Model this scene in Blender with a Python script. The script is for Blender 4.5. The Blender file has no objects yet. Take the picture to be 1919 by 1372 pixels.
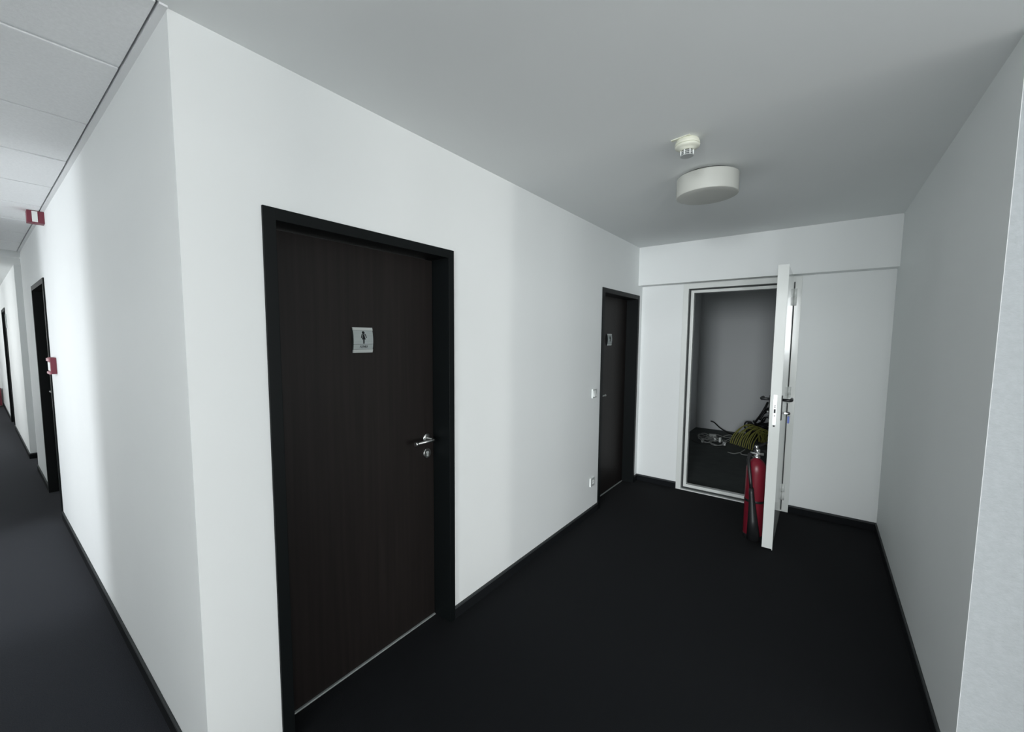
import bpy, bmesh, math, random
from mathutils import Vector, Matrix, Euler
random.seed(7)
S = bpy.context.scene
COL = S.collection
PI = math.pi

# ---------------------------------------------------------------- camera
cam_d = bpy.data.cameras.new('camera')
cam = bpy.data.objects.new('camera', cam_d)
COL.objects.link(cam)
cam.location = (1.5584, -0.41889, 1.59994)
cam.rotation_euler = (1.488756, -0.0040855, 0.668229)
cam_d.sensor_fit = 'HORIZONTAL'
cam_d.sensor_width = 36.0
cam_d.lens = 773.1438 / 1919 * 36.0
cam_d.shift_x = 34.582 / 1919
cam_d.shift_y = 11.197 / 1919
cam_d.clip_start = 0.02
S.camera = cam

# ---------------------------------------------------------------- view, world, lights
S.view_settings.view_transform = 'Standard'
S.view_settings.look = 'None'
S.view_settings.gamma = 1.0
S.view_settings.use_curve_mapping = False
S.view_settings.exposure = 0.0
S.cycles.use_denoising = True
S.cycles.max_bounces = 10
S.cycles.diffuse_bounces = 8

w = bpy.data.worlds.new('world'); S.world = w
w.use_nodes = True
wb = w.node_tree.nodes['Background']
wb.inputs['Color'].default_value = (0.975, 1.0, 1.0, 1)
wb.inputs['Strength'].default_value = 2.85


def area(name, loc, rot, sx, sy, power, color=(0.90, 0.97, 1.0), spread=PI):
    l = bpy.data.lights.new(name, 'AREA'); l.shape = 'RECTANGLE'
    l.size = sx; l.size_y = sy; l.energy = power; l.color = color; l.spread = spread
    o = bpy.data.objects.new(name, l); COL.objects.link(o)
    o.location = loc; o.rotation_euler = rot
    return o


# daylight standing in or beyond the window openings (all behind or beside the camera)
NORTH = (PI/2, 0, 0)            # shines towards +y
WEST = (PI/2, 0, PI/2)          # shines towards -x
area('daylight_south', (2.25, -9.0, 2.2), NORTH, 1.3, 2.2, 490, (0.93, 0.98, 1.0))
area('daylight_southeast', (6.0, -7.5, 2.0), (PI/2, 0, 0.5), 2.2, 2.2, 800, (0.94, 0.985, 1.0))
area('daylight_east', (13.0, 1.25, 1.1), WEST, 0.7, 1.6, 190, (1, 1, 0.96))
area('daylight_east_wide', (13.0, -1.6, 1.3), (PI/2, 0, PI/2-0.15), 3.4, 1.8, 80, (1, 1, 0.97))
area('daylight_office', (-2.55, -4.05, 2.0), NORTH, 0.45, 3.4, 105, (0.91, 0.955, 1.0))
area('daylight_corridor', (-7.6, -2.16, 1.5), NORTH, 1.3, 1.9, 15, (0.97, 1.0, 1.0))

# ---------------------------------------------------------------- measured room
W, L, H = 2.011, 4.190, 2.5624
BD, BZ = 0.134, 2.164          # bulkhead depth and underside
YR = 1.664                     # where the right wall ends
BH = 0.072                     # baseboard height
SOUTH = -1.95                  # corridor wall behind the camera
EAST = 5.05
X1, X2, XE = -5.70, -6.47, -13.1   # recess in the corridor wall, corridor end


# ---------------------------------------------------------------- materials
def mat(name, color, rough=0.5, metal=0.0, spec=0.5, noise=None, bump=None, coat=0.0, sheen=0.0, emit=None):
    m = bpy.data.materials.new(name); m.use_nodes = True
    nt = m.node_tree; b = nt.nodes['Principled BSDF']
    b.inputs['Base Color'].default_value = (*color, 1)
    b.inputs['Roughness'].default_value = rough
    b.inputs['Metallic'].default_value = metal
    b.inputs['Specular IOR Level'].default_value = spec
    b.inputs['Coat Weight'].default_value = coat
    b.inputs['Sheen Weight'].default_value = sheen
    tc = nt.nodes.new('ShaderNodeTexCoord')
    if noise:                                   # (scale xyz, amount, detail)
        sc, amt, det = noise
        mp = nt.nodes.new('ShaderNodeMapping'); mp.inputs['Scale'].default_value = sc
        n = nt.nodes.new('ShaderNodeTexNoise'); n.inputs['Scale'].default_value = 1.0; n.inputs['Detail'].default_value = det
        r = nt.nodes.new('ShaderNodeValToRGB')
        r.color_ramp.elements[0].position = 0.3; r.color_ramp.elements[1].position = 0.7
        r.color_ramp.elements[0].color = (*[c*(1-amt) for c in color], 1)
        r.color_ramp.elements[1].color = (*[min(1, c*(1+amt)) for c in color], 1)
        nt.links.new(tc.outputs['Object'], mp.inputs['Vector']); nt.links.new(mp.outputs['Vector'], n.inputs['Vector'])
        nt.links.new(n.outputs['Fac'], r.inputs['Fac']); nt.links.new(r.outputs['Color'], b.inputs['Base Color'])
    if bump:                                    # (scale, strength, distance)
        sc, st, di = bump
        n2 = nt.nodes.new('ShaderNodeTexNoise'); n2.inputs['Scale'].default_value = sc; n2.inputs['Detail'].default_value = 4
        bp = nt.nodes.new('ShaderNodeBump'); bp.inputs['Strength'].default_value = st; bp.inputs['Distance'].default_value = di
        nt.links.new(tc.outputs['Object'], n2.inputs['Vector']); nt.links.new(n2.outputs['Fac'], bp.inputs['Height'])
        nt.links.new(bp.outputs['Normal'], b.inputs['Normal'])
    return m


M_WALL = mat('white_wall_paint', (0.80, 0.82, 0.82), 0.62, spec=0.3, noise=((1.3, 1.3, 1.3), 0.012, 3), bump=(160, 0.08, 0.002))
M_CEIL = mat('matt_ceiling_paint', (0.79, 0.81, 0.81), 0.9, spec=0.1, noise=((0.8, 0.8, 0.8), 0.015, 3), bump=(220, 0.06, 0.002))
M_WALLDIM = mat('shade_tinted_rough_paint', (0.45, 0.475, 0.49), 0.8, spec=0.2, noise=((60, 60, 60), 0.04, 4), bump=(140, 0.35, 0.003))  # grey puts missing shade into the right-edge wall's colour; the roughness is its own
M_TILE = mat('mineral_ceiling_tile', (0.85, 0.86, 0.87), 0.95, spec=0.1, noise=((90, 90, 90), 0.03, 4), bump=(260, 0.25, 0.002))
M_GRID = mat('ceiling_grid_metal', (0.80, 0.81, 0.82), 0.5, spec=0.3)
M_CARPET = mat('black_loop_carpet', (0.0058, 0.0068, 0.0082), 0.9, spec=0.08, noise=((420, 420, 420), 0.45, 3), bump=(600, 0.5, 0.003), sheen=0.03)
M_CARPETC = mat('light_tinted_corridor_carpet', (0.0200, 0.0222, 0.0285), 0.9, spec=0.1, noise=((300, 300, 300), 0.4, 3), bump=(500, 0.5, 0.003), sheen=0.07)  # lobby carpet made lighter; window light on the corridor floor is in its colour
M_SKIRT = mat('black_carpet_skirting', (0.008, 0.009, 0.0105), 0.85, spec=0.1, noise=((200, 200, 200), 0.3, 2))
M_LIP = mat('dark_grey_skirting_edge', (0.038, 0.042, 0.044), 0.6, spec=0.3)
M_STOREF = mat('dark_grey_store_floor', (0.085, 0.095, 0.093), 0.8, spec=0.2, noise=((6, 6, 6), 0.1, 3))
M_FRAME = mat('anthracite_door_frame', (0.0034, 0.0048, 0.0052), 0.5, spec=0.16)
M_WOOD = mat('dark_wenge_door_laminate', (0.0108, 0.0086, 0.0080), 0.5, spec=0.22, noise=((45, 45, 1.3), 0.28, 6))
M_STEELW = mat('white_painted_steel', (0.74, 0.76, 0.74), 0.12, spec=0.5, coat=0.2)
M_GASKET = mat('dark_rubber_gasket', (0.03, 0.035, 0.035), 0.7)
M_CHROME = mat('satin_nickel', (0.62, 0.63, 0.62), 0.28, metal=1.0)
M_ALU = mat('brushed_aluminium', (0.50, 0.53, 0.53), 0.45, metal=0.6, noise=((8, 300, 300), 0.06, 2))
M_SIGNALU = mat('sign_aluminium', (0.31, 0.345, 0.345), 0.5, metal=0.25, noise=((300, 6, 300), 0.05, 2))
M_RAIL = mat('sign_rail_aluminium', (0.48, 0.51, 0.50), 0.4, metal=0.3)
M_BLACK = mat('black_print', (0.006, 0.008, 0.010), 0.6, spec=0.2)
M_BLKPL = mat('black_plastic', (0.010, 0.011, 0.012), 0.4)
M_RED = mat('red_gloss_paint', (0.165, 0.010, 0.021), 0.32, spec=0.35)
M_REDPL = mat('dark_red_plastic', (0.17, 0.018, 0.038), 0.45)
M_WHITEPL = mat('white_plastic', (0.82, 0.84, 0.83), 0.35)
M_CREAM = mat('ivory_plastic', (0.68, 0.685, 0.585), 0.45)
M_OPAL = mat('opal_glass', (0.52, 0.525, 0.49), 0.5, spec=0.3)
M_SHADE = mat('lamp_base_metal', (0.02, 0.02, 0.02), 0.5)
M_YELLOW = mat('yellow_cable_sheath', (0.30, 0.30, 0.07), 0.55, noise=((40, 40, 40), 0.1, 2))
M_GREYC = mat('light_grey_cable_sheath', (0.32, 0.33, 0.32), 0.5)
M_DARKC = mat('dark_grey_cable_sheath', (0.05, 0.052, 0.05), 0.5)
M_GREYPL_SHADE = mat('grey_plastic_face_and_shade', (0.40, 0.42, 0.42), 0.5)  # own colour of switch and socket faces; painted shade on the cage cap
M_PINK = mat('pale_red_plastic', (0.45, 0.22, 0.25), 0.4)
M_BLUE = mat('blue_key_tag', (0.10, 0.16, 0.52), 0.4)
M_MESH = mat('detector_gauze', (0.12, 0.13, 0.13), 0.7)


# ---------------------------------------------------------------- mesh helpers
class MB:
    def __init__(self):
        self.bm = bmesh.new()

    def box(self, x0, x1, y0, y1, z0, z1, bev=0.0):
        r = bmesh.ops.create_cube(self.bm, size=1.0)
        vs = r['verts']
        for v in vs:
            v.co = Vector(((x0+x1)/2 + v.co.x*(x1-x0), (y0+y1)/2 + v.co.y*(y1-y0), (z0+z1)/2 + v.co.z*(z1-z0)))
        if bev:
            es = list({e for v in vs for e in v.link_edges})
            bmesh.ops.bevel(self.bm, geom=es, offset=bev, segments=2, affect='EDGES', profile=0.6)
        return self

    def lathe(self, prof, n=32, o=(0, 0, 0), axis='z', sx=1.0):
        """prof: list of (r, h). axis: direction of h."""
        rings = []
        for r, h in prof:
            ring = []
            for k in range(n):
                a = 2*PI*k/n
                c, s = r*math.cos(a)*sx, r*math.sin(a)
                p = {'z': (c, s, h), 'x': (h, c, s), 'y': (s, h, c)}[axis]
                ring.append(self.bm.verts.new(Vector(p)+Vector(o)))
            rings.append(ring)
        for a, b in zip(rings, rings[1:]):
            for k in range(n):
                f = self.bm.faces.new((a[k], a[(k+1) % n], b[(k+1) % n], b[k])); f.smooth = True
        self.bm.faces.new(list(reversed(rings[0]))); self.bm.faces.new(rings[-1])
        return self

    def tube(self, pts, r, n=8, taper=None):
        pts = [Vector(p) for p in pts]
        rings = []; nrm = None
        for i, p in enumerate(pts):
            t = (pts[min(i+1, len(pts)-1)] - pts[max(i-1, 0)]).normalized()
            if nrm is None:
                nrm = t.orthogonal().normalized()
            nrm = (nrm - t*nrm.dot(t))
            nrm = nrm.normalized() if nrm.length > 1e-6 else t.orthogonal().normalized()
            bn = t.cross(nrm)
            rr = taper[i] if taper else r
            rings.append([self.bm.verts.new(p + (nrm*math.cos(2*PI*k/n) + bn*math.sin(2*PI*k/n))*rr) for k in range(n)])
        for a, b in zip(rings, rings[1:]):
            for k in range(n):
                f = self.bm.faces.new((a[k], a[(k+1) % n], b[(k+1) % n], b[k])); f.smooth = True
        self.bm.faces.new(list(reversed(rings[0]))); self.bm.faces.new(rings[-1])
        return self

    def prism(self, poly, d0, d1, plane='yz'):
        """poly outline in a plane, pushed from d0 to d1 along the remaining axis."""
        def P(a, b, d):
            return {'yz': (d, a, b), 'xz': (a, d, b), 'xy': (a, b, d)}[plane]
        A = [self.bm.verts.new(P(a, b, d0)) for a, b in poly]
        B = [self.bm.verts.new(P(a, b, d1)) for a, b in poly]
        self.bm.faces.new(A); self.bm.faces.new(list(reversed(B)))
        for k in range(len(poly)):
            self.bm.faces.new((A[k], B[k], B[(k+1) % len(poly)], A[(k+1) % len(poly)]))
        return self

    def build(self, name, material, parent=None, matrix=None):
        bm = self.bm
        if matrix is not None:
            bmesh.ops.transform(bm, matrix=matrix, verts=bm.verts)
        bmesh.ops.recalc_face_normals(bm, faces=bm.faces)
        base = parent
        if parent is not None:                   # keep world placement under an unrotated root
            off = Vector((0, 0, 0)); p = parent
            while p is not None:
                off += p.location; p = p.parent
            if off.length:
                bmesh.ops.translate(bm, vec=-off, verts=bm.verts)
        me = bpy.data.meshes.new(name); bm.to_mesh(me); bm.free()
        me.materials.append(material)
        o = bpy.data.objects.new(name, me); COL.objects.link(o)
        if base is not None:
            o.parent = base
        return o


def tag(o, label=None, cat=None, group=None, kind=None):
    if label: o['label'] = label
    if cat: o['category'] = cat
    if group: o['group'] = group
    if kind: o['kind'] = kind
    return o


def thing(name, label, cat, loc, group=None, kind=None):
    o = bpy.data.objects.new(name, None); o.empty_display_size = 0.1
    COL.objects.link(o); o.location = loc
    return tag(o, label, cat, group, kind)


def struct(name, mb, m, label, cat):
    o = mb.build(name, m); return tag(o, label, cat, kind='structure')


# ---------------------------------------------------------------- setting: floor and walls
struct('floor', MB().box(-0.16, EAST+0.2, SOUTH-0.2, 7.9, -0.1, 0.0), M_CARPET, 'black carpet floor of the lobby', 'floor')
struct('floor_corridor', MB().box(-14, -0.16, SOUTH-0.2, 0.7, -0.1, 0.0), M_CARPETC, 'carpet floor of the corridor at the left edge, colour lightened for window light', 'floor')

D1 = (0.2415, 1.2017); D2 = (3.1293, 4.085); DT = 2.06      # outer edges of the two dark frames
FW = 0.045                                                   # frame face width
wl = MB(); g = 0.02
for y0, y1 in ((0.0, D1[0]+g), (D1[1]-g, D2[0]+g), (D2[1]-g, L)):
    wl.box(-0.16, 0, y0, y1, 0, H)
for d in (D1, D2):
    wl.box(-0.16, 0, d[0]+g, d[1]-g, DT-g, H)
struct('wall_left', wl, M_WALL, 'white lobby wall holding the two dark restroom doors', 'wall')

D3 = (-4.60, -3.57); D3T = 2.09
wc = MB()
wc.box(D3[1]-g, -0.16, 0, 0.16, 0, H); wc.box(X1, D3[0]+g, 0, 0.16, 0, H); wc.box(D3[0]+g, D3[1]-g, 0, 0.16, D3T-g, H)
struct('wall_corridor', wc, M_WALL, 'white corridor wall running away left of the lobby corner', 'wall')

# recess beyond the first stretch, then the far stretch set a little forward
YB = -0.016
wr = MB(); wr.box(X2, X1, 0.5, 0.62, 0, H); wr.box(X1, X1+0.12, 0.16, 0.62, 0, H)
struct('wall_recess', wr, M_WALL, 'white back of the shallow recess in the corridor wall', 'wall')
D4 = (-10.25, -9.25)
wf = MB()
wf.box(D4[1], X2, YB, 0.62, 0, H); wf.box(XE, D4[0], YB, 0.62, 0, H); wf.box(D4[0], D4[1], YB, 0.62, D3T, H); wf.box(D4[0], D4[1], YB+0.2, 0.62, 0, D3T)
struct('wall_corridor_far', wf, M_WALL, 'bright white far stretch of the corridor wall past the recess', 'wall')
struct('wall_end', MB().box(XE-0.15, XE, SOUTH, 0.62, 0, H), M_WALL, 'white wall closing the far end of the corridor', 'wall')

# far wall of the lobby with the store room opening
SX = (0.424, 1.408); ST = 2.160                               # steel frame outer edges
wb_ = MB(); gs = 0.03
wb_.box(-0.16, SX[0]+gs, L, L+0.16, 0, H); wb_.box(SX[1]-gs, W+0.16, L, L+0.16, 0, H); wb_.box(SX[0]+gs, SX[1]-gs, L, L+0.16, ST-gs, H)
struct('wall_back', wb_, M_WALL, 'white far wall around the open steel door', 'wall')
struct('trim_1', MB().box(0, W, L-BD, L, BZ, H), M_WALL, 'white boxed bulkhead over the steel door', 'bulkhead')
struct('wall_right', MB().box(W, W+0.16, YR+0.16, L, 0, H).box(W, W+0.0015, YR-0.004, YR+0.16, 0, H), M_WALL, 'shaded white wall along the right of the lobby', 'wall')
struct('wall_front', MB().box(W+0.0015, EAST, YR-0.004, YR+0.16, 0, H), M_WALLDIM, 'rough wall turning away at the right edge, colour darkened for shade', 'wall')

# unseen sides of the building: corridor wall behind the camera with openings shaped for the light, added light blockers, east wall
def holed(mb, a0, a1, holes, t0, t1, axis):
    """wall along an axis with rectangular openings (a0,a1,z0,z1)."""
    def bx(p0, p1, z0, z1):
        if axis == 'x': mb.box(p0, p1, t0, t1, z0, z1)
        else: mb.box(t0, t1, p0, p1, z0, z1)
    cur = a0
    for h0, h1, z0, z1 in sorted(holes):
        bx(cur, h0, 0, H)
        if z0 > 0: bx(h0, h1, 0, z0)
        if z1 < H: bx(h0, h1, z1, H)
        cur = h1
    bx(cur, a1, 0, H)
    return mb
SH = [(0.60, 2.08, 0.0, 2.45), (2.60, 3.32, 0.0, 2.45), (4.05, 4.90, 0.3, 2.45), (-3.15, -2.08, 0.0, 2.45), (-8.25, -6.95, 0.55, 2.45), (-12.1, -9.9, 0.55, 2.45)]  # unseen openings; widths and piers set to steer daylight and shade the right-edge wall
EH = [(-1.6, 0.60, 0.3, 2.45), (0.86, 1.60, 0.3, 2.45)]
struct('wall_south', holed(MB(), XE, EAST, SH, SOUTH-0.16, SOUTH, 'x'), M_WALL, 'white corridor wall behind the viewer, openings shaped to steer daylight', 'wall')
struct('blocker_partition', MB().box(2.42, 2.52, -5.2, SOUTH-0.16, 0, H), M_WALL, 'unseen white partition behind the viewer, added to block southeast light', 'wall')  # added unseen panel; keeps the southeast light off the corridor wall
struct('blocker_office', MB().box(-1.98, -1.88, -5.4, SOUTH-0.16, 0, H), M_WALL, 'unseen white wall across the corridor, added to block sky light', 'wall')  # added unseen panel; cuts sky light coming through the office opening
struct('wall_east', holed(MB(), SOUTH-0.16, YR+0.16, EH, EAST, EAST+0.14, 'y'), M_WALL, 'white wall with a wide window beyond the right edge', 'wall')

# store room
cw = MB()
cw.box(-0.28, -0.127, L+0.16, 7.80, 0, H); cw.box(2.2, 2.35, L+0.16, 7.80, 0, H); cw.box(-0.127, 2.2, 7.65, 7.80, 0, H)
struct('wall_store', cw, mat('store_room_paint', (0.70, 0.72, 0.73), 0.8, spec=0.2, noise=((1, 1, 1), 0.02, 2)), 'grey walls inside the dark store room', 'wall')
struct('floor_store', MB().box(-0.127, 2.2, L+0.165, 7.65, 0.0, 0.004), M_STOREF, 'dark grey floor of the store room', 'floor')
struct('ceiling_store', MB().box(-0.28, 2.35, L+0.16, 7.80, H, H+0.08), M_CEIL, 'plain ceiling of the store room', 'ceiling')

# lobby ceiling and corridor ceiling of long tiles
struct('ceiling', MB().box(-0.16, W+0.16, 0.0, L+0.16, H, H+0.1), M_CEIL, 'plain grey-white plaster ceiling of the lobby', 'ceiling')
struct('ceiling_front', MB().box(W+0.16, EAST, SOUTH, YR+0.16, H, H+0.1).box(0.012, W+0.16, SOUTH, 0.0, H, H+0.1), M_CEIL, 'plaster ceiling above the viewer beside the lobby', 'ceiling')

cc = tag(MB().box(XE, 0.012, SOUTH, 0.0, H+0.03, H+0.12).build('ceiling_corridor', M_GRID), 'tiled suspended ceiling along the corridor at the left edge', 'ceiling', kind='structure')
TX0, TP = -0.462, 0.6455
tm = None
tm_me = None
k = 0
YT0, YTW = -0.027, 1.90
lines = []
x = TX0 + TP
while x > X1 - 0.3:
    xa, xb = x - TP, x
    xb2 = min(xb, 0.01)
    lines.append(xa)
    mb = MB(); mb.box(max(xa, -5.70)+0.010, xb2-(0.010 if k else 0.002), YT0-YTW, YT0, H-0.004 + random.uniform(-0.0015, 0.0015), H+0.02, bev=0.003)
    mb.build('ceiling_tile', M_TILE, cc)
    x -= TP; k += 1
    if x < -5.6: break
gr = MB()
for xa in lines[:-1]:
    gr.box(xa-0.0065, xa+0.0045, YT0-YTW, YT0, H+0.000, H+0.03)
gr.build('grid_bar', M_GRID, cc)
# shadow-gap edge trim along the wall: a white angle and the dark slot beside it
ed = MB(); ed.box(X1, 0.012, -0.020, 0.0, H-0.006, H+0.03)
struct('trim_2', ed, M_GRID, 'narrow pale edge angle where the tiled ceiling meets the corridor wall', 'ceiling trim')
# header over the recess and the lower ceiling beyond it
struct('trim_3', MB().box(X1-0.12, X1, SOUTH, 0.0, 2.50, H+0.02), M_WALL, 'grey downstand across the corridor where its ceiling drops', 'beam')
struct('ceiling_corridor_far', MB().box(XE, X1-0.12, SOUTH, 0.5, 2.50, 2.60), M_CEIL, 'lower white ceiling in the far corridor', 'ceiling')

# baseboards
bt = 0.010
def skirting(name, runs, label):
    """runs: (x0, x1, y0, y1); carpet strip with a narrow plastic top edge."""
    lo, hi = MB(), MB()
    for x0, x1, y0, y1 in runs:
        lo.box(x0, x1, y0, y1, 0, BH-0.016)
        hi.box(x0, x1, y0, y1, BH-0.016, BH, bev=0.003)
    o = struct(name, lo, M_SKIRT, label, 'baseboard')
    hi.build('edge_strip', M_LIP, o)
skirting('baseboard_left', [(0, bt, y0, y1) for y0, y1 in ((0.0, D1[0]), (D1[1], D2[0]), (D2[1], L))], 'black skirting strip under the restroom door wall')
skirting('baseboard_back', [(bt, SX[0], L-bt, L), (SX[1], W-bt, L-bt, L)], 'black skirting strip either side of the steel door')
skirting('baseboard_right', [(W-bt, W, YR, L)], 'black skirting strip along the right wall')
skirting('baseboard_front', [(W+0.16, EAST, YR-0.004-bt, YR-0.004)], 'black skirting strip round the right corner')
skirting('baseboard_corridor', [(D3[1], bt, -bt, 0), (X1, D3[0], -bt, 0)], 'grey-black skirting strip along the corridor wall')
skirting('baseboard_far', [(D4[1], X2+bt, YB-bt, YB), (XE, D4[0], YB-bt, YB), (X2, X2+bt, YB, 0.5)], 'black skirting strip in the far corridor')


# ---------------------------------------------------------------- dark restroom doors
def lever_set(root, leaf, y, z, dirn, xf):
    """satin lever, rosettes; dirn -1: lever points towards -y."""
    hd = MB()
    hd.lathe([(0.0265, 0), (0.0265, 0.006), (0.024, 0.009), (0.010, 0.0095)], 28, (xf, y, z), 'x')
    hd.tube([(xf, y, z), (xf+0.056, y, z), (xf+0.064, y+dirn*0.004, z), (xf+0.066, y+dirn*0.014, z), (xf+0.066, y+dirn*0.128, z+0.001)], 0.008, 14)
    h = hd.build('door_handle', M_CHROME, leaf)
    MB().lathe([(0.0105, 0.0), (0.0125, 0.003), (0.0125, 0.012), (0.0105, 0.015)], 18, (xf+0.066, y+dirn*0.128 - 0.0075, z+0.001), 'y').build('handle_end', M_CHROME, h)
    kr = MB().lathe([(0.0265, 0), (0.0265, 0.007), (0.0245, 0.010)], 28, (xf, y, z-0.083), 'x').build('keyhole_rosette', M_CHROME, leaf)
    MB().lathe([(0.0085, 0.009), (0.0085, 0.0125)], 16, (xf, y, z-0.080), 'x').box(xf+0.009, xf+0.0120, y-0.005, y+0.005, z-0.100, z-0.080).build('lock_cylinder', M_ALU, kr)


def rest_door(name, label, d, latch_right):
    r = thing(name, label, 'door', (0, (d[0]+d[1])/2, 0), group='dark restroom doors', kind='structure')
    fr = MB()
    y0, y1 = d
    fr.box(-0.165, 0.010, y0, y0+FW, 0, DT, bev=0.002)
    fr.box(-0.165, 0.010, y1-FW+0.006, y1, 0, DT, bev=0.002)
    fr.box(-0.165, 0.0095, y0+FW-0.001, y1-FW+0.007, DT-0.043, DT, bev=0.002)
    # rebate the leaf closes into
    fr.box(-0.165, -0.118, y0+FW, y0+FW+0.010, 0, DT-0.043); fr.box(-0.165, -0.118, y1-FW-0.004, y1-FW+0.006, 0, DT-0.043)
    fr.build('door_frame', M_FRAME, r)
    lf = MB().box(-0.155, -0.115, y0+FW+0.003, y1-FW+0.003, 0.010, DT-0.046, bev=0.0015).build('door_leaf', M_WOOD, r)
    MB().box(-0.122, -0.108, y0+FW+0.002, y1-FW+0.004, 0, 0.007, bev=0.002).build('threshold', M_ALU, r)['label'] = 'thin bright metal threshold strip'
    y = (y1-FW-0.050) if latch_right else (y0+FW+0.060)
    lever_set(r, lf, y, 1.050, -1 if latch_right else 1, -0.115)
    return r, lf
rest_door('door_1', 'dark brown restroom door nearest the viewer, woman sign', D1, True)
rest_door('door_2', 'dark restroom door at the far end of the left wall', D2, False)


def person_sign(name, label, yc, woman):
    """curved aluminium plate on a door: bulges in its middle."""
    z0, z1, hw = 1.530, 1.646, 0.0515
    zc = (z0+z1)/2; hh = (z1-z0)/2
    xf = -0.115
    s = thing(name, label, 'sign', (xf, yc, z0), group='restroom signs on the dark doors')
    def bulge(z): return xf + 0.007 + 0.009*(1-((z-zc)/hh)**2)
    def strip(za, zb, name, m, inset, out):
        n = max(2, int((zb-za)/0.006)); prof = []
        for i in range(n+1):
            z = za+(zb-za)*i/n; prof.append((bulge(z)+out, z))
        for i in range(n, -1, -1):
            z = za+(zb-za)*i/n; prof.append((bulge(z)-0.0035, z))
        return MB().prism(prof, yc-hw+inset, yc+hw-inset, 'xz').build(name, m, s)
    strip(z1-0.0135, z1, 'top_rail', M_RAIL, -0.001, 0.0012)
    pp = strip(z0+0.0395, z1-0.0145, 'picture_panel', M_SIGNALU, 0.0, 0.0)
    lp = strip(z0+0.0150, z0+0.0385, 'lettering_panel', M_SIGNALU, 0.0, 0.0)
    strip(z0, z0+0.0140, 'bottom_rail', M_RAIL, -0.001, 0.0012)
    MB().box(xf, xf+0.005, yc-hw-0.003, yc+hw+0.003, z0+0.001, z1-0.001).build('backing_plate', M_BLKPL, s)
    # pictogram: thin raised print on the picture panel
    def out(poly, mb):
        A = [mb.bm.verts.new((bulge(b)+0.0012, yc+a, b)) for a, b in poly]
        mb.bm.faces.new(A)
        B = [mb.bm.verts.new((bulge(b)+0.0001, yc+a, b)) for a, b in poly]
        mb.bm.faces.new(list(reversed(B)))
        for k in range(len(poly)):
            mb.bm.faces.new((A[k], A[(k+1) % len(poly)], B[(k+1) % len(poly)], B[k]))
    zb, zt = z0+0.0415, z1-0.0175
    hgt = zt-zb
    f = MB()
    out([(0.0068*math.cos(t*PI/10)*1.05, zt-0.0058+0.0062*math.sin(t*PI/10)) for t in range(20)], f)
    if woman:
        out([(-0.0035, zb+hgt*0.73), (0.0035, zb+hgt*0.73), (0.0100, zb+hgt*0.34), (-0.0085, zb+hgt*0.34)], f)     # dress
        out([(-0.0082, zb+hgt*0.785), (0.0100, zb+hgt*0.785), (0.0112, zb+hgt*0.74), (-0.0095, zb+hgt*0.74)], f)   # shoulders
        out([(-0.0095, zb+hgt*0.76), (-0.0062, zb+hgt*0.76), (-0.0110, zb+hgt*0.45), (-0.0142, zb+hgt*0.47)], f)
        out([(0.0076, zb+hgt*0.76), (0.0112, zb+hgt*0.76), (0.0168, zb+hgt*0.47), (0.0136, zb+hgt*0.45)], f)
        out([(-0.0030, zb+hgt*0.36), (0.0045, zb+hgt*0.36), (0.0038, zb), (-0.0022, zb)], f)
    else:
        out([(-0.0085, zb+hgt*0.78), (0.0085, zb+hgt*0.78), (0.0070, zb+hgt*0.42), (-0.0070, zb+hgt*0.42)], f)
        for sgn in (-1, 1):
            out([(sgn*0.0095, zb+hgt*0.78), (sgn*0.0130, zb+hgt*0.76), (sgn*0.0130, zb+hgt*0.44), (sgn*0.0098, zb+hgt*0.44)], f)
            out([(sgn*0.0008, zb+hgt*0.43), (sgn*0.0068, zb+hgt*0.43), (sgn*0.0060, zb), (sgn*0.0012, zb)], f)
    f.build('pictogram', M_BLACK, pp)
    if woman:
        cu = bpy.data.curves.new('lettering', 'FONT'); cu.body = 'FEMEI'; cu.size = 0.0165; cu.shear = 0.25
        cu.align_x = 'CENTER'; cu.align_y = 'CENTER'; cu.extrude = 0.0004
        to = bpy.data.objects.new('lettering_tmp', cu); COL.objects.link(to)
        me = bpy.data.meshes.new_from_object(to.evaluated_get(bpy.context.evaluated_depsgraph_get()))
        bpy.data.objects.remove(to)
        zl = z0+0.0268
        lb = MB(); lb.bm.from_mesh(me)
        for v in lb.bm.verts:                       # text x -> world y, text y -> world z
            a, b, c = v.co
            v.co = (bulge(zl+b)+0.0006+c, yc+a, zl+b)
        lb.build('lettering', M_BLACK, lp)
    return s
person_sign('restroom_sign', 'silver sign with a woman figure and FEMEI on the near dark door', 0.7115, True)
person_sign('restroom_sign.001', 'small silver sign on the far dark door by the light switch', 3.573, False)

# ---------------------------------------------------------------- corridor doors
r3 = thing('door_3', 'black corridor door left of the lobby corner', 'door', (D3[1], 0, 0), kind='structure')
f3 = MB()
f3.box(D3[1]-FW, D3[1], -0.010, 0.17, 0, D3T, bev=0.002); f3.box(D3[0], D3[0]+FW, -0.010, 0.17, 0, D3T, bev=0.002)
f3.box(D3[0]+FW-0.001, D3[1]-FW+0.001, -0.0095, 0.17, D3T-0.045, D3T, bev=0.002)
f3.build('door_frame', M_FRAME, r3)
l3 = MB().box(D3[0]+FW+0.002, D3[1]-FW-0.002, 0.115, 0.155, 0.010, D3T-0.048, bev=0.0015).build('door_leaf', M_WOOD, r3)
MB().lathe([(0.0265, 0), (0.0265, -0.008), (0.010, -0.009)], 20, (D3[0]+0.11, 0.115, 1.05), 'y').tube([(D3[0]+0.11, 0.115, 1.05), (D3[0]+0.11, 0.058, 1.05), (D3[0]+0.12, 0.052, 1.05), (D3[0]+0.235, 0.052, 1.05)], 0.008, 10).build('door_handle', M_CHROME, l3)

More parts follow.
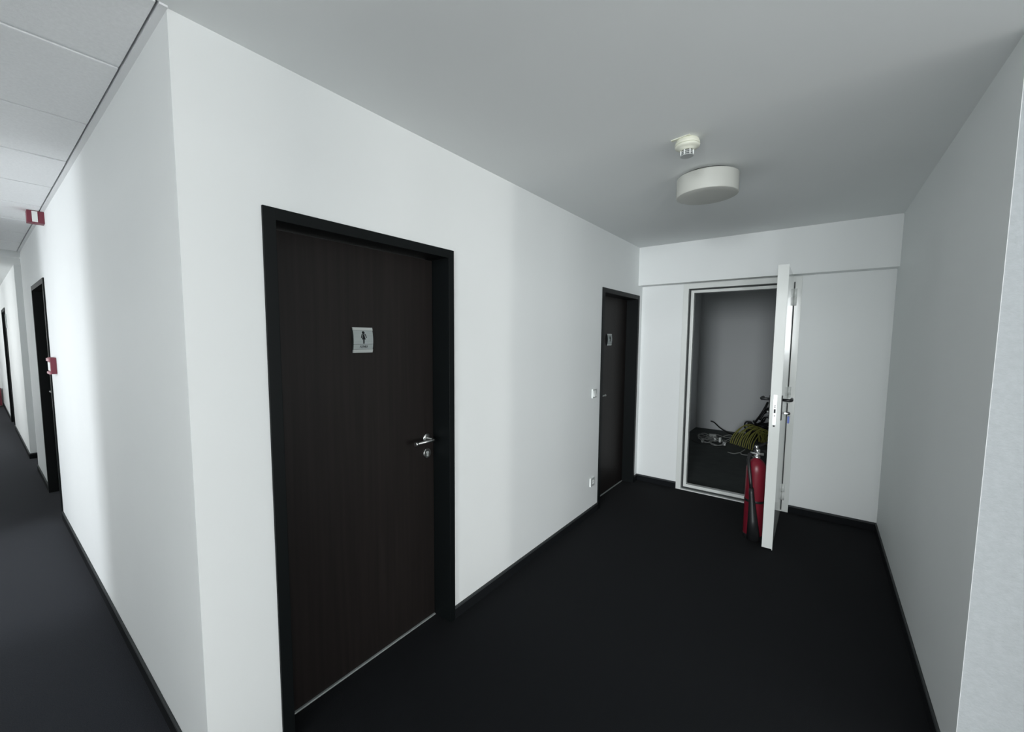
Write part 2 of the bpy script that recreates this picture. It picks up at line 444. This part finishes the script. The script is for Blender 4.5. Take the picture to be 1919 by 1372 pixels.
r4 = thing('door_4', 'narrow black sliver of a door in the far corridor', 'door', (D4[1], YB, 0), kind='structure')
f4 = MB()
f4.box(D4[1]-FW, D4[1], YB-0.010, YB+0.17, 0, D3T-0.02, bev=0.002); f4.box(D4[0], D4[0]+FW, YB-0.010, YB+0.17, 0, D3T-0.02, bev=0.002)
f4.box(D4[0]+FW-0.001, D4[1]-FW+0.001, YB-0.0095, YB+0.17, D3T-0.065, D3T-0.02, bev=0.002)
f4.build('door_frame', M_FRAME, r4)
MB().box(D4[0]+FW, D4[1]-FW, YB+0.115, YB+0.155, 0.01, D3T-0.066).build('door_leaf', M_WOOD, r4)

sp = thing('name_plate', 'small grey plate on the far corridor wall beside the black door', 'sign', (-9.1, YB, 1.74))
MB().box(-9.22, -8.98, YB-0.006, YB, 1.74, 1.96, bev=0.001).build('plate', M_ALU, sp)
MB().box(-9.205, -8.995, YB-0.0085, YB-0.005, 1.76, 1.94).build('insert', M_SIGNALU, sp)

# ---------------------------------------------------------------- steel store room door
r5 = thing('door_5', 'white steel store room door standing open edge on', 'door', (SX[1], L, 0), kind='structure')
fr = MB()
fw, pr = 0.050, 0.012
def ring(mb, x0, x1, zt, t, ya, yb, zb=0.0, sill=None, bev=0.002):
    mb.box(x0, x0+t, ya, yb, zb, zt, bev); mb.box(x1-t, x1, ya, yb, zb, zt, bev); mb.box(x0+t-0.001, x1-t+0.001, ya+0.0004, yb, zt-t, zt, bev)
    if sill: mb.box(x0+t-0.001, x1-t+0.001, ya+0.0004, yb, zb, zb+sill, bev)
ring(fr, SX[0], SX[1], ST, fw, L-pr, L+0.03, 0.0, 0.010)
frm = fr.build('door_frame', M_STEELW, r5)
gk = MB(); ring(gk, SX[0]+fw-0.004, SX[1]-fw+0.004, ST-fw+0.004, 0.016, L+0.024, L+0.05, 0.0, 0.022)
gk.build('door_seal', M_GASKET, r5)
st = MB(); ring(st, SX[0]+fw+0.010, SX[1]-fw-0.010, ST-fw-0.010, 0.030, L+0.045, L+0.10, 0.016, 0.036)
st.build('door_stop', M_STEELW, r5)
# backing so that the jamb reaches through the wall
jb = MB(); ring(jb, SX[0]+0.028, SX[1]-0.028, ST-0.028, 0.024, L+0.03, L+0.17, 0.0, 0.010)
jb.build('jamb_lining', M_STEELW, r5)

HX, HY = 1.3530, 4.165                                   # hinge corner of the leaf's right face
ux, uy = (1.3545-HX), (3.247-HY); ul = math.hypot(ux, uy); ux, uy = ux/ul, uy/ul
LT, LL = 0.064, ul
# local frame: u along the leaf from hinge to free edge, v to the left of the picture, z up
MLOC = Matrix(((ux, uy, 0, HX), (uy, -ux, 0, HY), (0, 0, 1, 0), (0, 0, 0, 1)))
LZ0, LZ1 = 0.014, 2.137
leaf = MB().box(0, LL, 0, LT, LZ0, LZ1, bev=0.002).build('door_leaf', M_STEELW, r5, MLOC)
MB().box(LL-0.02, LL+0.001, -0.004, 0.0005, LZ0-0.008, LZ1, bev=0.0005).build('leaf_flange', M_STEELW, leaf, MLOC)
lp = MB().box(LL, LL+0.0025, LT*0.32, LT*0.32+0.024, 0.965, 1.190, bev=0.0008)
lpo = lp.build('lock_plate', mat('bright_zinc', (0.86, 0.88, 0.88), 0.3, metal=0.4), leaf, MLOC)
lb = MB()
lb.box(LL+0.0015, LL+0.0035, LT*0.32+0.006, LT*0.32+0.018, 1.055, 1.083); lb.box(LL+0.0015, LL+0.0032, LT*0.32+0.008, LT*0.32+0.015, 1.095, 1.103)
lb.box(LL+0.0015, LL+0.0032, LT*0.32+0.008, LT*0.32+0.015, 1.110, 1.116); lb.box(LL+0.0015, LL+0.0032, LT*0.32+0.008, LT*0.32+0.015, 1.030, 1.036)
lb.box(LL+0.0002, LL+0.0022, LT*0.32+0.006, LT*0.32+0.018, 0.950, 0.962)
lb.build('latch_hole', M_BLKPL, leaf, MLOC)
for side in (0, 1):                                       # black lever sets on both faces
    v0 = LT if side else 0.0; s = 1 if side else -1
    bp = MB()
    va, vb = sorted((v0, v0+s*0.009))
    bp.box(LL-0.085, LL-0.045, va, vb, 0.995, 1.180, bev=0.003)
    bpo = bp.build('handle_backplate', M_BLKPL, leaf, MLOC)
    zz = 1.148
    lv = MB().tube([(LL-0.065, v0, zz), (LL-0.065, v0+s*0.048, zz), (LL-0.070, v0+s*0.058, zz), (LL-0.085, v0+s*0.061, zz), (LL-0.19, v0+s*0.060, zz-0.002)], 0.011, 12,
                   taper=[0.011, 0.011, 0.0125, 0.012, 0.010])
    lv.build('door_handle', M_BLKPL, leaf, MLOC)
    MB().lathe([(0.0085, 0), (0.0085, s*0.016)], 16, (LL-0.065, v0+s*0.006, 1.050), 'y').build('lock_cylinder', M_CHROME, leaf, MLOC)
for zc in (1.975, 1.095, 0.190):
    hg = MB()
    hg.lathe([(0.011, -0.075), (0.011, -0.003), (0.009, -0.0025), (0.009, 0.0025), (0.011, 0.003), (0.011, 0.075)], 16, (1.3635, L-0.024, zc))
    hg.box(1.366, 1.400, L-0.0145, L-0.0115, zc+0.004, zc+0.075, bev=0.001); hg.box(1.3490, 1.3525, L-0.075, L-0.020, zc-0.075, zc-0.004, bev=0.001)
    hg.build('hinge', M_STEELW, r5)

# key hanging in the lock, blue tag
kp = MLOC @ Vector((LL-0.065, -0.022, 1.050))
ky = thing('key', 'key with a blue tag hanging in the steel door lock', 'key', kp)
MB().box(LL-0.067, LL-0.063, -0.046, -0.020, 1.044, 1.056, bev=0.001).build('key_blade', M_CHROME, ky, MLOC)
MB().lathe([(0.003, -0.002), (0.011, -0.002), (0.0125, 0), (0.011, 0.002), (0.003, 0.002)], 18, (LL-0.065, -0.048, 1.050), 'x').build('key_bow', M_BLKPL, ky, MLOC)
MB().tube([(LL-0.065, -0.052+0.008*math.cos(t*PI/8), 1.036+0.010*math.sin(t*PI/8)) for t in range(17)], 0.0012, 6).build('key_ring', M_CHROME, ky, MLOC)
MB().box(LL-0.080, LL-0.050, -0.056, -0.044, 0.978, 1.030, bev=0.004).build('key_tag', M_BLUE, ky, MLOC)

# ---------------------------------------------------------------- fire extinguisher behind the open leaf
EX, EY = 1.212, 3.425
ex = thing('fire_extinguisher', 'red fire extinguisher with black horn standing behind the open steel door', 'fire extinguisher', (EX, EY, 0))
body = MB().lathe([(0.060, 0.0), (0.066, 0.006), (0.070, 0.020), (0.070, 0.545), (0.0685, 0.570), (0.063, 0.597), (0.053, 0.620), (0.038, 0.638), (0.024, 0.648), (0.021, 0.655)], 40, (EX, EY, 0)).build('cylinder', M_RED, ex)
MB().lathe([(0.0710, 0.0), (0.0725, 0.004), (0.0725, 0.030), (0.0710, 0.034)], 40, (EX, EY, 0)).build('base_ring', M_BLKPL, ex)
va = MB(); va.lathe([(0.021, 0.652), (0.023, 0.656), (0.023, 0.668), (0.017, 0.672), (0.015, 0.700), (0.020, 0.704), (0.020, 0.722), (0.012, 0.730)], 20, (EX, EY, 0))
va.tube([(EX-0.045, EY-0.012, 0.690), (EX+0.045, EY-0.006, 0.690)], 0.0095, 12); va.tube([(EX, EY-0.005, 0.700), (EX+0.01, EY-0.034, 0.700)], 0.011, 12)
vo = va.build('valve', M_CHROME, ex)
# two squeeze levers, running back over the shoulder
lv = MB()
for dz, lift in ((0.735, 0.030), (0.712, -0.018)):
    pts = [(EX-0.022, EY-0.030, dz+0.004), (EX-0.006, EY+0.0, dz+0.006), (EX+0.022, EY+0.045, dz+lift*0.5), (EX+0.055, EY+0.105, dz+lift)]
    lv.tube(pts, 0.009, 10, taper=[0.007, 0.011, 0.010, 0.008])
lv.build('squeeze_levers', M_BLKPL, ex)
MB().lathe([(0.011, 0.728), (0.013, 0.732), (0.013, 0.752), (0.008, 0.757)], 16, (EX-0.006, EY-0.006, 0)).build('valve_cap', M_CHROME, ex)
# hose from the valve down the front, then the widening horn
fd = Vector((0.10, -0.98, 0)).normalized()                # roughly towards the viewer
sd = Vector((-fd.y, fd.x, 0))
def off(a, b, z): return Vector((EX, EY, z)) + sd*a + fd*b
hose = MB().tube([off(-0.030, 0.000, 0.690), off(-0.050, 0.012, 0.680), off(-0.056, 0.040, 0.640), off(-0.046, 0.074, 0.570), off(-0.034, 0.092, 0.480), off(-0.026, 0.096, 0.410)], 0.0125, 14)
hose.build('hose', M_BLKPL, ex)
MB().tube([off(-0.026, 0.096, 0.430), off(-0.024, 0.097, 0.390), off(-0.019, 0.101, 0.340), off(-0.006, 0.110, 0.180), off(0.004, 0.118, 0.030)], 0.02, 24,
          taper=[0.0165, 0.0185, 0.020, 0.034, 0.046]).build('discharge_horn', M_BLKPL, ex)
MB().lathe([(0.0712, 0.300), (0.0720, 0.302), (0.0720, 0.318), (0.0712, 0.320)], 40, (EX, EY, 0)).build('holding_strap', M_BLKPL, ex)

# ---------------------------------------------------------------- things on the lobby ceiling
LX, LY = 0.985, 2.335
lm = thing('ceiling_light', 'round white drum ceiling light, unlit, on the lobby ceiling', 'ceiling light', (LX, LY, H))
MB().lathe([(0.135, H-0.018), (0.135, H)], 48, (LX, LY, 0)).build('base_plate', M_SHADE, lm)
MB().lathe([(0.120, H-0.011), (0.160, H-0.012), (0.164, H-0.015), (0.165, H-0.019), (0.165, H-0.117), (0.1635, H-0.1205), (0.160, H-0.122), (0.10, H-0.1235), (0.02, H-0.124)], 64, (LX, LY, 0)).build('lamp_shade', M_OPAL, lm)

DX, DY = 1.001, 1.800
sd_ = thing('smoke_detector', 'ivory smoke detector with a caged tip on the ceiling before the round light', 'smoke detector', (DX, DY, H))
MB().lathe([(0.046, H), (0.050, H-0.004), (0.056, H-0.020), (0.056, H-0.024), (0.0545, H-0.0255)], 40, (DX, DY, 0)).build('base', M_CREAM, sd_)
MB().lathe([(0.053, H-0.0255), (0.053, H-0.0275), (0.0565, H-0.0285), (0.0555, H-0.035), (0.047, H-0.041), (0.033, H-0.046), (0.0315, H-0.052)], 40, (DX, DY, 0)).build('housing', M_CREAM, sd_)
MB().lathe([(0.0245, H-0.050), (0.0245, H-0.076)], 24, (DX, DY, 0)).build('sensing_chamber', M_MESH, sd_)
cg = MB()
for kk in range(7):
    a = 2*PI*(kk+0.05)/7
    cx_, cy_ = DX+0.0285*math.cos(a), DY+0.0285*math.sin(a)
    cg.box(cx_-0.0020, cx_+0.0020, cy_-0.0020, cy_+0.0020, H-0.077, H-0.050)
for zc in (0.058, 0.066):
    cg.lathe([(0.0255, H-zc), (0.0290, H-zc), (0.0290, H-zc-0.0007), (0.0255, H-zc-0.0007)], 24, (DX, DY, 0))
cg.build('cage', M_WHITEPL, sd_)
MB().lathe([(0.031, H-0.0745), (0.031, H-0.0765), (0.027, H-0.078)], 32, (DX, DY, 0)).build('cage_cap', M_GREYPL_SHADE, sd_)
MB().box(-0.045, 0.045, -0.009, 0.009, H-0.004, H, bev=0.001).build('mounting_bracket', M_CREAM, sd_, Matrix.Translation((0.981, 1.757, 0)) @ Matrix.Rotation(-0.20, 4, 'Z'))

# ---------------------------------------------------------------- wall fittings
sw = thing('light_switch', 'white light switch beside the far dark door', 'light switch', (0, 3.0, 1.07))
MB().box(0, 0.012, 2.957, 3.038, 1.072, 1.154, bev=0.002).build('switch_plate', M_WHITEPL, sw)
MB().box(0.0120, 0.0125, 2.959, 3.036, 1.075, 1.151).build('switch_face', M_GREYPL_SHADE, sw)
MB().prism([(0.0122, 1.085), (0.024, 1.088), (0.0135, 1.141), (0.0122, 1.141)], 2.966, 3.010, 'xz').build('rocker', M_WHITEPL, sw)
so = thing('wall_socket', 'white power socket low on the wall by the far dark door', 'socket', (0, 3.0, 0.265))
MB().box(0, 0.012, 2.957, 3.038, 0.266, 0.346, bev=0.002).build('socket_plate', M_WHITEPL, so)
MB().box(0.0120, 0.0125, 2.959, 3.036, 0.268, 0.344).build('socket_face', M_GREYPL_SHADE, so)
MB().lathe([(0.0200, 0.0120), (0.0200, 0.0145), (0.0175, 0.0145), (0.0170, 0.0130), (0.004, 0.0130)], 28, (0, 3.002, 0.306), 'x').build('socket_well', M_WHITEPL, so)
MB().lathe([(0.003, 0.0130), (0.003, 0.0137)], 10, (0, 2.993, 0.306), 'x').lathe([(0.003, 0.0130), (0.003, 0.0137)], 10, (0, 3.011, 0.306), 'x').build('pin_holes', M_BLKPL, so)

cp = thing('call_point', 'red fire alarm call point beside the black corridor door', 'alarm box', (-3.30, 0, 1.28))
MB().box(-3.385, -3.195, -0.034, 0.0, 1.300, 1.430, bev=0.005).build('housing', M_REDPL, cp)
MB().box(-3.350, -3.215, -0.0365, -0.033, 1.326, 1.392).build('break_panel', M_WHITEPL, cp)
MB().box(-3.375, -3.205, -0.043, -0.033, 1.400, 1.424, bev=0.002).build('top_lip', M_PINK, cp)
MB().box(-3.375, -3.205, -0.043, -0.033, 1.298, 1.316, bev=0.002).build('bottom_lip', M_PINK, cp)

fs = thing('fire_alarm_box', 'red alarm box with a white label under the corridor ceiling', 'alarm box', (-3.24, 0, 2.45))
MB().box(-3.290, -3.205, -0.092, 0.0, 2.466, 2.556, bev=0.003).build('housing', M_REDPL, fs)
MB().box(-3.207, -3.2035, -0.066, -0.036, 2.472, 2.552).build('label_panel', M_WHITEPL, fs)

hc = thing('hose_cabinet', 'red cabinet low at the far end of the corridor', 'cabinet', (XE, -0.2, 0.0))
MB().box(XE, XE+0.16, -0.50, -0.045, 0.03, 0.42, bev=0.004).build('housing', M_REDPL, hc)
MB().box(XE+0.16, XE+0.166, -0.48, -0.065, 0.05, 0.40, bev=0.002).build('cabinet_door', M_REDPL, hc)

# ---------------------------------------------------------------- cables on the store room floor
def wig(pts, n=8):
    """Catmull-Rom through the points."""
    P = [Vector(p) for p in pts]; P = [P[0]*2-P[1]] + P + [P[-1]*2-P[-2]]
    out = []
    for i in range(1, len(P)-2):
        a, b, c, d = P[i-1:i+3]
        for j in range(n):
            t = j/n
            out.append(0.5*((2*b)+(c-a)*t+(2*a-5*b+4*c-d)*t*t+(3*b-a-3*c+d)*t**3))
    out.append(P[-2]); return out

yc_ = thing('cable_coil', 'loose coil of yellow cable arching on the store room floor', 'cable', (0.72, 6.75, 0))
yc_mb = [MB() for _ in range(12)]
for i, mb in enumerate(yc_mb):
    t = i/11
    x0 = 0.56 + 0.32*t; y0 = 6.72 - 0.30*t
    pk = 0.27 + 0.03*math.sin(i*2.1)
    pts = [(x0, y0, 0.012), (x0+0.03-0.02*t, y0+0.05, 0.12), (x0+0.10-0.05*t, y0+0.14, pk*0.86), (x0+0.19-0.09*t, y0+0.21, pk), (x0+0.28-0.10*t, y0+0.28, pk*0.85), (x0+0.33-0.1*t, y0+0.34, 0.10), (x0+0.34-0.1*t, y0+0.36, 0.010)]
    pts = [(a+random.uniform(-.006, .006), b+random.uniform(-.01, .01), c) for a, b, c in pts]
    mb.tube(wig(pts, 5), 0.0072, 8)
    mb.build('cable_strand', M_YELLOW, yc_)

bk = thing('cable_pile', 'heap of black cables piled against the store room back wall', 'cable', (1.0, 7.35, 0))
for i in range(22):
    rr = 0.14+0.15*random.random(); zc = 0.02+0.40*(1-(rr-0.16)/0.19)*random.random()
    cx_, cy_ = 1.02+random.uniform(-.05, .06), 7.36+random.uniform(-.03, .03)
    tl = random.uniform(-0.35, 0.35); ph = random.uniform(0, 6)
    pts = []
    for t in range(21):
        a = ph+2*PI*t/20*0.97
        x_, y_ = rr*math.cos(a)*1.15, rr*math.sin(a)*0.82
        pts.append((cx_+x_, cy_+y_, max(0.012, zc+tl*x_+0.05*math.sin(3*a+i))))
    MB().tube(wig(pts, 2), 0.011, 6).build('cable_loop', M_BLKPL, bk)
for pts in ([(0.80, 7.45, 0.25), (0.88, 7.42, 0.40), (0.93, 7.44, 0.52), (0.95, 7.48, 0.585)], [(0.90, 7.45, 0.40), (1.0, 7.40, 0.47), (1.12, 7.42, 0.42), (1.25, 7.45, 0.30), (1.36, 7.43, 0.15)],
            [(0.70, 7.45, 0.012), (0.76, 7.46, 0.12), (0.84, 7.44, 0.22), (0.93, 7.42, 0.30)], [(0.86, 7.40, 0.30), (0.93, 7.42, 0.45), (0.99, 7.40, 0.50), (1.06, 7.38, 0.38), (1.18, 7.30, 0.2)]):
    MB().tube(wig(pts, 6), 0.016, 8).build('cable_end', M_BLKPL, bk)
for i in range(5):
    pts = [(1.04+0.05*i, 7.20, 0.22), (1.10+0.05*i, 7.12, 0.25+0.01*i), (1.20+0.04*i, 6.90, 0.16), (1.26+0.05*i, 6.70, 0.016)]
    MB().tube(wig(pts, 6), 0.010, 8).build('cable_end', M_DARKC, bk)

gc = thing('adapter_cable', 'tangled light grey leads with a white adapter on the store room floor', 'cable', (0.25, 6.85, 0))
MB().box(0.245, 0.345, 6.80, 6.86, 0.004, 0.090, bev=0.008).build('power_adapter', M_GREYC, gc, Matrix.Translation((0.295, 6.83, 0)) @ Matrix.Rotation(0.25, 4, 'Z') @ Matrix.Translation((-0.295, -6.83, 0)))
MB().box(0.335, 0.365, 6.70, 6.74, 0.004, 0.055, bev=0.006).build('plug', M_WHITEPL, gc)
MB().box(0.49, 0.53, 6.50, 6.545, 0.004, 0.05, bev=0.006).build('plug', M_WHITEPL, gc)
MB().box(0.20, 0.225, 6.50, 6.54, 0.004, 0.045, bev=0.006).build('plug', M_WHITEPL, gc)
MB().box(0.42, 0.45, 6.60, 6.66, 0.02, 0.09, bev=0.008).build('plug', M_WHITEPL, gc)
for c, r_, n_, h_ in (((0.20, 6.80), 0.085, 3, 0.05), ((0.26, 6.62), 0.07, 2, 0.03), ((0.44, 6.90), 0.10, 2, 0.05), ((0.42, 6.56), 0.09, 2, 0.03)):
    for q in range(n_):
        ph = random.uniform(0, 6); pts = []
        for t in range(17):
            a = ph+2*PI*t/16*0.98; k_ = 1+0.12*math.sin(2*a+q)
            pts.append((c[0]+r_*k_*math.cos(a)*1.1, c[1]+r_*k_*math.sin(a)*2.0, 0.012+h_*(0.5+0.5*math.sin(a*2+q*1.7))))
        MB().tube(wig(pts, 2), 0.006, 6).build('lead', M_GREYC, gc)
MB().tube(wig([(0.05, 6.55, .01), (0.18, 6.42, .01), (0.34, 6.36, .01), (0.44, 6.30, .01), (0.52, 6.34, .01), (0.54, 6.45, .01)], 6), 0.006, 6).build('lead', M_DARKC, gc)

g2 = thing('grey_cable', 'short grey cable lying loose before the yellow coil', 'cable', (0.7, 6.1, 0))
MB().tube(wig([(0.62, 6.12, .008), (0.70, 6.08, .010), (0.76, 6.18, .012), (0.80, 6.10, .010), (0.90, 6.12, .008), (0.96, 5.98, .008), (1.03, 5.95, .008)], 7), 0.0075, 8).build('sheath', M_GREYC, g2)
MB().tube(wig([(0.76, 6.17, .012), (0.78, 6.26, .02), (0.80, 6.33, .03)], 6), 0.0065, 8).build('branch', M_GREYC, g2)
b3 = thing('black_lead', 'thin black lead curling up along the store room back wall', 'cable', (0.4, 7.5, 0))
MB().tube(wig([(0.12, 7.58, 0.16), (0.18, 7.58, 0.14), (0.27, 7.55, 0.07), (0.38, 7.50, 0.02), (0.48, 7.42, 0.014), (0.60, 7.36, 0.014)], 7), 0.010, 8).build('sheath', M_BLKPL, b3)
